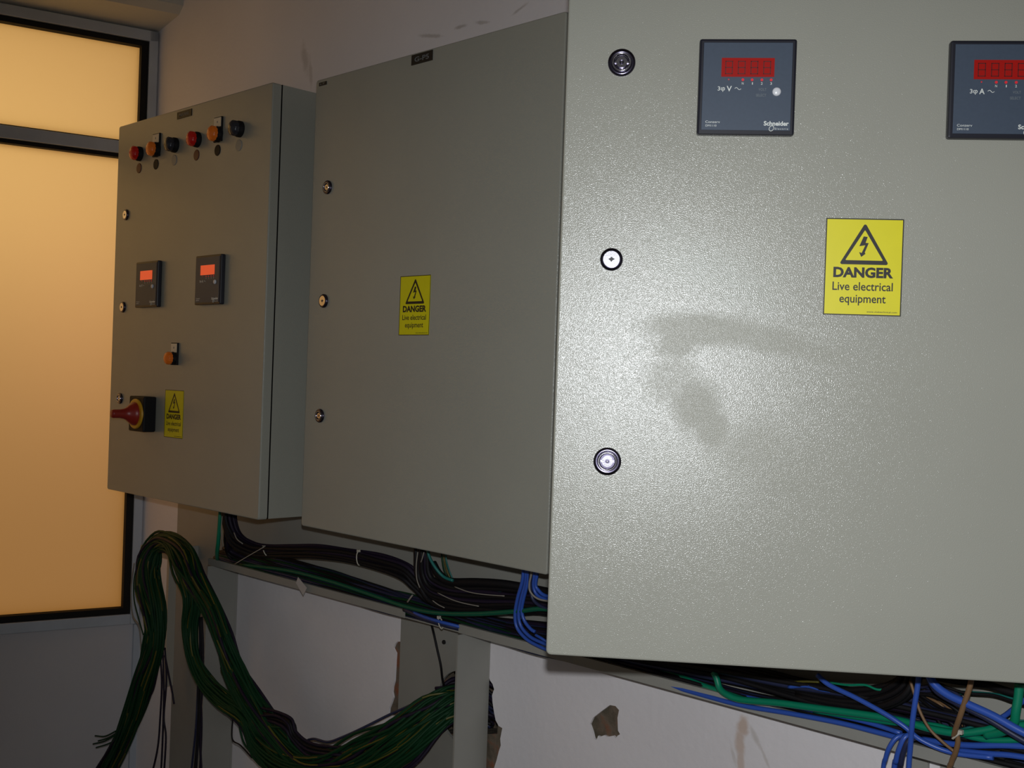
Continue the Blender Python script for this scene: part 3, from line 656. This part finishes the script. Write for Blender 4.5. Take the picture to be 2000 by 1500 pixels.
# E: green and yellow earth wires
GREEN = 'green and yellow earth wires'
gA = [(915, 1362, 1.40, .022), (884, 1370, 1.365, .029), (845, 1392, 1.335, .036), (784, 1440, 1.305, .042), (710, 1483, 1.29, .043), (640, 1502, 1.28, .036), (585, 1490, 1.27, .028), (530, 1430, 1.265, .032), (490, 1370, 1.26, .031), (458, 1310, 1.255, .028), (435, 1250, 1.25, .025), (415, 1195, 1.25, .025), (384, 1140, 1.25, .036), (366, 1096, 1.255, .038), (336, 1062, 1.265, .024), (310, 1060, 1.27, .022), (292, 1092, 1.262, .036), (290, 1140, 1.255, .042), (302, 1200, 1.25, .034), (304, 1260, 1.25, .026), (280, 1330, 1.25, .032), (262, 1390, 1.25, .028), (238, 1450, 1.25, .025), (200, 1520, 1.25, .028)]
gB = [(915, 1366, 1.40, .022), (884, 1378, 1.365, .029), (845, 1402, 1.335, .036), (784, 1450, 1.30, .042), (710, 1492, 1.285, .046), (640, 1510, 1.275, .042), (560, 1500, 1.265, .036), (505, 1455, 1.262, .030), (478, 1404, 1.26, .022), (438, 1370, 1.255, .021), (402, 1334, 1.252, .021), (378, 1286, 1.25, .020), (370, 1225, 1.25, .022), (376, 1165, 1.25, .030), (358, 1104, 1.255, .034), (332, 1064, 1.265, .022), (306, 1064, 1.27, .022), (288, 1100, 1.262, .034), (288, 1150, 1.255, .040), (300, 1210, 1.25, .032), (294, 1265, 1.25, .028), (276, 1335, 1.25, .030), (258, 1395, 1.25, .026), (236, 1450, 1.25, .024), (204, 1520, 1.25, .026)]
lab = 'green or striped wire in the big bunch draped from the wall hole over the bracket'
bundle('earth_wire', 'wire', lab, GREEN, ['cgreen_dark', 'cgreen_dark', 'cpurple', 'cgreen_dark', 'cgreen_dark', 'cgreen_dark'], .0030, gA, 64, sides=6, k=4, wob=.22, stripe=.45, seed=11, fray=.3, depth=.55, sub=lambda s, r, n: (0, n-(2 if s % 9 == 4 else 1 if s % 7 == 3 else 0)))
bundle('earth_wire', 'wire', lab, GREEN, ['cgreen_dark', 'cgreen_dark', 'cgreen_dark', 'cgreen_dark', 'cpurple'], .0030, gB, 38, sides=6, k=4, wob=.22, stripe=.4, seed=12, fray=.3, depth=.55, sub=lambda s, r, n: (0, n-(1 if s % 5 == 3 else 0)))
bundle('earth_wire', 'wire', 'kinked dark green wire in the knuckle where the hanging bunch turns toward the wall hole', 'kinked wires at the bend', ['cgreen_dark', 'cpurple', 'cblack'], .0033,
       [(440, 1300, 1.262, .014), (470, 1360, 1.262, .018), (505, 1395, 1.262, .020), (545, 1405, 1.262, .016), (566, 1416, 1.262, .014), (575, 1440, 1.264, .014), (610, 1470, 1.27, .018), (680, 1480, 1.28, .022)], 14, wob=.25, seed=14)
for i, (p, nm) in enumerate((([(262, 1100), (256, 1150), (259, 1200), (272, 1225), (276, 1270)], 'outermost'), ([(272, 1090), (262, 1130), (262, 1170), (270, 1205), (280, 1240)], 'inner'))):
    cable('stray_wire', 'wire', nm+' stray wire bowing out on the window side of the hanging bunch', 'cwhite' if i == 0 else 'cgreen_dark', .0015, [(x, y, 1.24) for x, y in p])
tips = [([(226, 1428), (205, 1438), (186, 1437)], 'top'), ([(222, 1438), (203, 1448), (182, 1453)], 'second'), ([(226, 1446), (208, 1454), (188, 1460)], 'third'), ([(230, 1430), (212, 1441), (192, 1447)], 'middle')]
for p, nm in tips: cable('stray_wire', 'wire', nm+' stiff wire tip poking out left at the lower end of the hanging bunch', 'cgreen_dark', .0018, [(x, y, 1.238) for x, y in p])
thin = [([(312, 1270), (316, 1330), (313, 1400), (308, 1460), (296, 1515)], 'first'), ([(318, 1270), (320, 1340), (319, 1400), (317, 1460), (314, 1515)], 'second'), ([(322, 1265), (325, 1330), (320, 1400), (324, 1440), (320, 1515)], 'third'), ([(322, 1280), (330, 1320), (336, 1350), (340, 1375)], 'short curled'), ([(310, 1300), (300, 1345), (288, 1370), (276, 1400)], 'slanting')]
for p, nm in thin: cable('thin_wire', 'wire', nm+' thin dark wire trailing below the hanging green bunch', 'cpurple', .0022, [(x, y, 1.26) for x, y in p])
bundle('thin_wire', 'wire', 'dark wire hanging down in front of the column below the inner green loop', 'dark wires hanging below the inner loop', ['cpurple', 'cnavy', 'cblack'], .0025,
       [(392, 1205, 1.262, .004), (394, 1270, 1.262, .006), (390, 1340, 1.262, .009), (388, 1420, 1.262, .011), (382, 1520, 1.262, .020)], 7, wob=.3, seed=21)
cable('thin_wire', 'wire', 'thin dark wire sagging left below the bend of the green bunch', 'cblack', .0016, [(458, 1380, 1.262), (454, 1410, 1.262), (454, 1444, 1.262), (470, 1456, 1.262), (492, 1480, 1.262)])
cable('thin_wire', 'wire', 'green wire crossing the gap inside the bend of the bunch', 'cgreen_dark', .0022, [(462, 1385, 1.266), (468, 1420, 1.266), (476, 1450, 1.266), (490, 1470, 1.266)])
cable('thin_wire', 'wire', 'thin wire kept apart above the big green bunch as it climbs to the column', 'cnavy', .0024, [(590, 1450, 1.275), (612, 1443, 1.275), (640, 1449, 1.278), (668, 1440, 1.285), (710, 1421, 1.30), (760, 1396, 1.33), (800, 1378, 1.345), (850, 1352, 1.362)])
cable('thin_wire', 'wire', 'single dark wire falling from the tray into the round hole in the column', 'cblack', .0022, [(840, 1210, 1.33), (846, 1232, 1.355), (854, 1268, 1.36), (861, 1300, 1.362), (866, 1335, 1.375), (880, 1360, 1.40)])
bundle('thin_wire', 'wire', 'dark wire packed in the round hole behind the green bunch', 'dark wires in the wall hole', ['cpurple', 'cnavy', 'cblack'], .0034,
       [(862, 1370, 1.385, .030), (890, 1362, 1.40, .034), (930, 1365, 1.43, .034), (975, 1390, 1.45, .034)], 26, wob=.35, seed=23, depth=1.0)

# F: below the open door
DK = 'dark cable packed in the tray below the open-door cabinet'
for i in range(30):
    rnd = random.Random(200+i); t = (i % 10)/9; lay = i//10
    y0 = 1257+12*t-lay*13
    pts = []
    for x in (1075, 1160, 1240, 1330, 1430, 1540, 1640, 1740, 1850, 1960, 2080, 2420):
        yy = y0+(x-1066)*.2585-lay*14*(x-1000)/700+rnd.uniform(-4, 4)-(8*math.sin((x-1066)/150+i) if lay else 0)-8
        pts.append((x, yy, 1.358-.045*t-.012*lay))
    n0 = 0; n1 = len(pts)-(rnd.choice((0, 0, 2, 3)) if lay == 2 else 0)
    cable('tray_cable', 'cable', DK, ['cblack', 'cblack', 'cpurple', 'cblack', 'cnavy', 'cblack'][i % 6], .0034, pts[n0:n1], 'dark cables below the open door', sides=6)
bundle('power_cable', 'cable', 'black cable bending up out of the tray into the open-door cabinet', 'black riser cables under the open door', ['cblack'], .0038,
       [(1560, 1352, 1.31, .012), (1640, 1366, 1.30, .013), (1710, 1366, 1.29, .014), (1765, 1345, 1.28, .014), (1785, 1300, 1.28, .013), (1790, 1250, 1.28, .012)], 9, wob=.15, seed=31)
cable('green_cable', 'cable', 'thick green cable running out from under the open door corner', 'cgreen', .0042, [(1290, 1305, 1.335), (1330, 1322, 1.325), (1370, 1338, 1.315), (1410, 1352, 1.308), (1450, 1366, 1.305)])
cable('green_cable', 'cable', 'thick green cable with an upturned end, stretching right along the tray', 'cgreen', .0046, [(1394, 1312, 1.29), (1400, 1326, 1.29), (1406, 1345, 1.288), (1422, 1358, 1.285), (1450, 1367, 1.285), (1520, 1373, 1.285), (1600, 1384, 1.285), (1690, 1396, 1.285), (1760, 1408, 1.285), (1820, 1424, 1.285), (1880, 1432, 1.285), (1960, 1420, 1.29), (2060, 1412, 1.29)])
cable('green_cable', 'cable', 'second green cable just below the upturned one, lower right', 'cgreen', .0036, [(1590, 1388, 1.30), (1680, 1402, 1.295), (1750, 1412, 1.292), (1830, 1418, 1.292), (1900, 1440, 1.292), (1960, 1446, 1.292), (2060, 1440, 1.295)])
cable('green_cable', 'cable', 'green cable rising at the right edge of the picture', 'cgreen', .0052, [(1991, 1335, 1.275), (1989, 1360, 1.275), (1984, 1390, 1.275), (1980, 1412, 1.278), (1960, 1428, 1.285), (1925, 1436, 1.29)])
for i, (dy, D) in enumerate(((0, 1.30), (6, 1.295), (12, 1.30))):
    cable('earth_wire', 'wire', ('top', 'middle', 'lower')[i]+' of three thin green strands fanning right near the tan cable', 'cteal' if i == 0 else 'cgreen', .0018, [(1862, 1430+dy*.4, D), (1890, 1422+dy, D), (1930, 1411+dy, D), (1980, 1408+dy, D), (2060, 1412+dy, D)])
cable('earth_wire', 'wire', 'yellow-green strand showing in the dark under the open door', 'cyellow', .0016, [(1515, 1330, 1.295), (1540, 1333, 1.29), (1570, 1331, 1.29), (1600, 1332, 1.295)])
cable('earth_wire', 'wire', 'wavy bright green strand just under the open door edge', 'cgreen', .0015, [(1620, 1333, 1.285), (1655, 1338, 1.28), (1690, 1338, 1.28), (1715, 1347, 1.28), (1745, 1344, 1.285)])
BL = [('lowest blue cable hugging the tray lip below the open door', 'cblue', .0034, [(1190, 1290, 1.318), (1240, 1315, 1.31), (1300, 1336, 1.306), (1370, 1357, 1.303), (1450, 1378, 1.300), (1540, 1393, 1.298), (1640, 1412, 1.297), (1720, 1432, 1.295), (1765, 1444, 1.292)]),
      ('blue cable just above the lowest one, along the tray', 'cblue', .0030, [(1410, 1352, 1.325), (1450, 1360, 1.315), (1500, 1370, 1.31), (1600, 1390, 1.302), (1690, 1410, 1.298), (1760, 1432, 1.292)]),
      ('blue cable slanting down right from under the door', 'cblue', .0031, [(1596, 1318, 1.262), (1620, 1338, 1.262), (1670, 1362, 1.262), (1725, 1392, 1.264), (1765, 1418, 1.268), (1800, 1446, 1.275), (1860, 1470, 1.285), (1940, 1480, 1.29)]),
      ('blue cable hanging straight down across the tray lip', 'cblue', .0033, [(1795, 1300, 1.255), (1793, 1334, 1.255), (1786, 1380, 1.255), (1781, 1420, 1.257), (1778, 1460, 1.262), (1774, 1520, 1.265), (1766, 1760, 1.27)]),
      ('outer blue cable looping over the lip and down', 'cblue', .0029, [(1770, 1436, 1.28), (1752, 1440, 1.272), (1738, 1458, 1.268), (1730, 1480, 1.27), (1724, 1520, 1.275), (1716, 1740, 1.28)]),
      ('middle blue cable looping over the lip and down', 'cblue', .0036, [(1782, 1434, 1.278), (1768, 1440, 1.27), (1758, 1460, 1.268), (1751, 1484, 1.27), (1746, 1520, 1.275), (1738, 1770, 1.28)]),
      ('inner navy cable looping over the lip and down', 'cnavy', .0034, [(1788, 1440, 1.275), (1774, 1448, 1.268), (1764, 1470, 1.268), (1760, 1490, 1.27), (1757, 1520, 1.275), (1752, 1720, 1.28)]),
      ('bright thick blue cable slanting to the right edge', 'cblue', .0046, [(1812, 1310, 1.235), (1824, 1335, 1.235), (1850, 1356, 1.235), (1890, 1375, 1.236), (1940, 1398, 1.238), (1990, 1426, 1.24), (2060, 1460, 1.245)]),
      ('navy cable slanting just under the bright thick blue one', 'cnavy', .0036, [(1812, 1320, 1.25), (1830, 1350, 1.25), (1870, 1374, 1.25), (1930, 1404, 1.252), (1985, 1438, 1.255), (2060, 1480, 1.26)]),
      ('short blue cable rising to the green one at the right edge', 'cblue', .0030, [(1945, 1408, 1.30), (1965, 1396, 1.30), (1985, 1380, 1.295), (2010, 1360, 1.29)]),
      ('blue cable lying low right of the tan cable', 'cblue', .0036, [(1800, 1444, 1.30), (1850, 1452, 1.296), (1900, 1456, 1.292), (1970, 1456, 1.292), (2060, 1462, 1.295)]),
      ('lowest blue cable at the bottom right corner', 'cblue', .0034, [(1870, 1466, 1.296), (1930, 1472, 1.292), (1980, 1476, 1.292), (2060, 1490, 1.295)]),
      ('blue cable half hidden in the dark mass mid-tray', 'cblue', .0024, [(1540, 1342, 1.292), (1575, 1340, 1.288), (1610, 1348, 1.29), (1650, 1352, 1.30)])]
for lab_, m, r, p in BL: cable('blue_cable', 'cable', lab_, m, r, p)
cable('brown_cable', 'cable', 'tan cable coming down from the open door to the white tie', 'cbrown', .0032, [(1900, 1310, 1.232), (1895, 1338, 1.232), (1884, 1372, 1.233), (1874, 1402, 1.236), (1866, 1425, 1.245), (1863, 1438, 1.252)])
cable('brown_cable', 'cable', 'tan cable tail below the white tie, over the lip', 'cbrown', .0031, [(1868, 1432, 1.256), (1871, 1448, 1.258), (1866, 1470, 1.262), (1858, 1490, 1.268), (1852, 1525, 1.272), (1840, 1740, 1.28)])
cable('brown_cable', 'cable', 'thin brown wire slanting from under the door to the tan tail', 'cbrown', .0018, [(1778, 1330, 1.258), (1786, 1356, 1.258), (1798, 1392, 1.258), (1816, 1424, 1.260), (1840, 1448, 1.262), (1864, 1468, 1.262)])
for nm, p, r in (('upper', [(1800, 1318, 1.30), (1870, 1330, 1.30), (1930, 1338, 1.30), (1975, 1352, 1.295), (2060, 1372, 1.29)], .0044), ('middle', [(1820, 1330, 1.31), (1880, 1352, 1.31), (1940, 1358, 1.31), (1985, 1372, 1.305), (2060, 1395, 1.30)], .0018), ('teal', [(1810, 1352, 1.33), (1860, 1352, 1.335), (1930, 1356, 1.335), (1975, 1362, 1.33), (2050, 1370, 1.33)], .0026)):
    cable('power_cable' if nm != 'teal' else 'teal_wire', 'cable', nm+' cable arching right of the tan one at the right edge', 'cblack' if nm != 'teal' else 'cteal', r, p)
bundle('thin_wire', 'wire', 'brown or black wire in the tangle right of the vertical blue cable', 'tangled wires by the masonry break', ['cblack', 'cbrown', 'cblack', 'cnavy', 'cblack'], .0020,
       [(1792, 1360, 1.325, .012), (1830, 1372, 1.32, .016), (1862, 1392, 1.315, .016), (1880, 1416, 1.31, .014), (1900, 1440, 1.305, .018), (1960, 1452, 1.305, .018)], 15, wob=.5, seed=37)
# ties, tag
def tie(x0, y0, x1, y1, D, r, label, tail=None):
    a, b = at(x0, y0, D), at(x1, y1, D); c = (a+b)/2; ax = (b-a)/2; dep = Vector((0, 1, 0))*(ax.length*.45)
    P = [c+ax*math.cos(t)-dep*math.sin(t) for t in [2*math.pi*k/20 for k in range(21)]]
    mb = MB(); mb.tube(P, r, 5); hd = a
    mb.box(hd.x-.0024, hd.x+.0024, hd.y-.0034, hd.y+.0016, hd.z-.002, hd.z+.0026)
    if tail: mb.tube(smooth([at(*p) for p in tail]), .0009, 4)
    tag(mb.build('cable_tie', M_['tie']), label, 'cable tie')
tie(516, 1068, 523, 1086, 1.285, .0012, 'pale cable tie with a long tail on the arching black loom', [(516, 1068, 1.268), (490, 1083, 1.268), (458, 1102, 1.275)])
tie(701, 1076, 702, 1104, 1.29, .0012, 'pale cable tie near the crown of the arching black loom')
tie(858, 1206, 863, 1228, 1.292, .0011, 'pale cable tie around the blue cables above the column')
cable('pale_wire', 'wire', 'tiny pale wire end on the tray cables left of the black drop', 'cwhite', .0016, [(796, 1176, 1.295), (800, 1170, 1.293), (806, 1162, 1.295)])
tie(1877, 1430, 1861, 1442, 1.252, .0016, 'white cable tie on the tan cable below the open door')
mb = MB(); tg = [at(578, 1139, 1.297), at(582, 1127, 1.299), at(599, 1148, 1.296), at(592, 1163, 1.294)]
off = Vector((0, .0006, 0)); mb.add(tg+[p+off for p in tg], [(0, 1, 2, 3), (7, 6, 5, 4), (0, 4, 5, 1), (1, 5, 6, 2), (2, 6, 7, 3), (3, 7, 4, 0)])
tag(mb.build('paper_tag', M_['paper']), 'small pale paper tag hanging over the tray lip', 'tag')

# ------------------------------------------------------------------ light
def light(kind, name, loc, energy, col, size=None, target=None, sy=None):
    l = bpy.data.lights.new(name, kind); l.energy = energy; l.color = col
    if kind == 'AREA':
        l.shape = 'RECTANGLE'; l.size = size; l.size_y = sy or size
    else: l.shadow_soft_size = size
    o = bpy.data.objects.new(name, l); COL.objects.link(o); o.location = loc
    if target is not None: o.rotation_euler = (Vector(target)-Vector(loc)).to_track_quat('-Z', 'Y').to_euler()
    return o
fl = light('SPOT', 'camera_flash', CAM+Uv*.052+Rv*.004-Fv*.005, 44, (.92, .96, 1.0), .009, CAM+ray(1480, 960)); fl.data.spot_size = math.radians(88); fl.data.spot_blend = 1
def wp(s, out, z): return MW @ Vector((s, out, z))
light('AREA', 'daylight_outside', wp(-.70, .50, zz(.52)), 4.6, (1, .72, .31), 1.6, wp(-.70, 0, zz(.50)), .5)
light('AREA', 'pink_pane_lamp', wp(-.12, .35, zz(.12)), .22, (1, .40, .28), .25, wp(-.12, 0, zz(.12)), .45)  # added lamp close behind the glass, makes the pinkish patch on the lower pane
w = bpy.data.worlds.new('world'); sc.world = w; w.use_nodes = True
w.node_tree.nodes['Background'].inputs[0].default_value = (.80, .80, .78, 1); w.node_tree.nodes['Background'].inputs[1].default_value = .105
vs_ = sc.view_settings; vs_.view_transform = 'Standard'; vs_.look = 'None'; vs_.gamma = 1; vs_.exposure = 0; vs_.use_curve_mapping = False
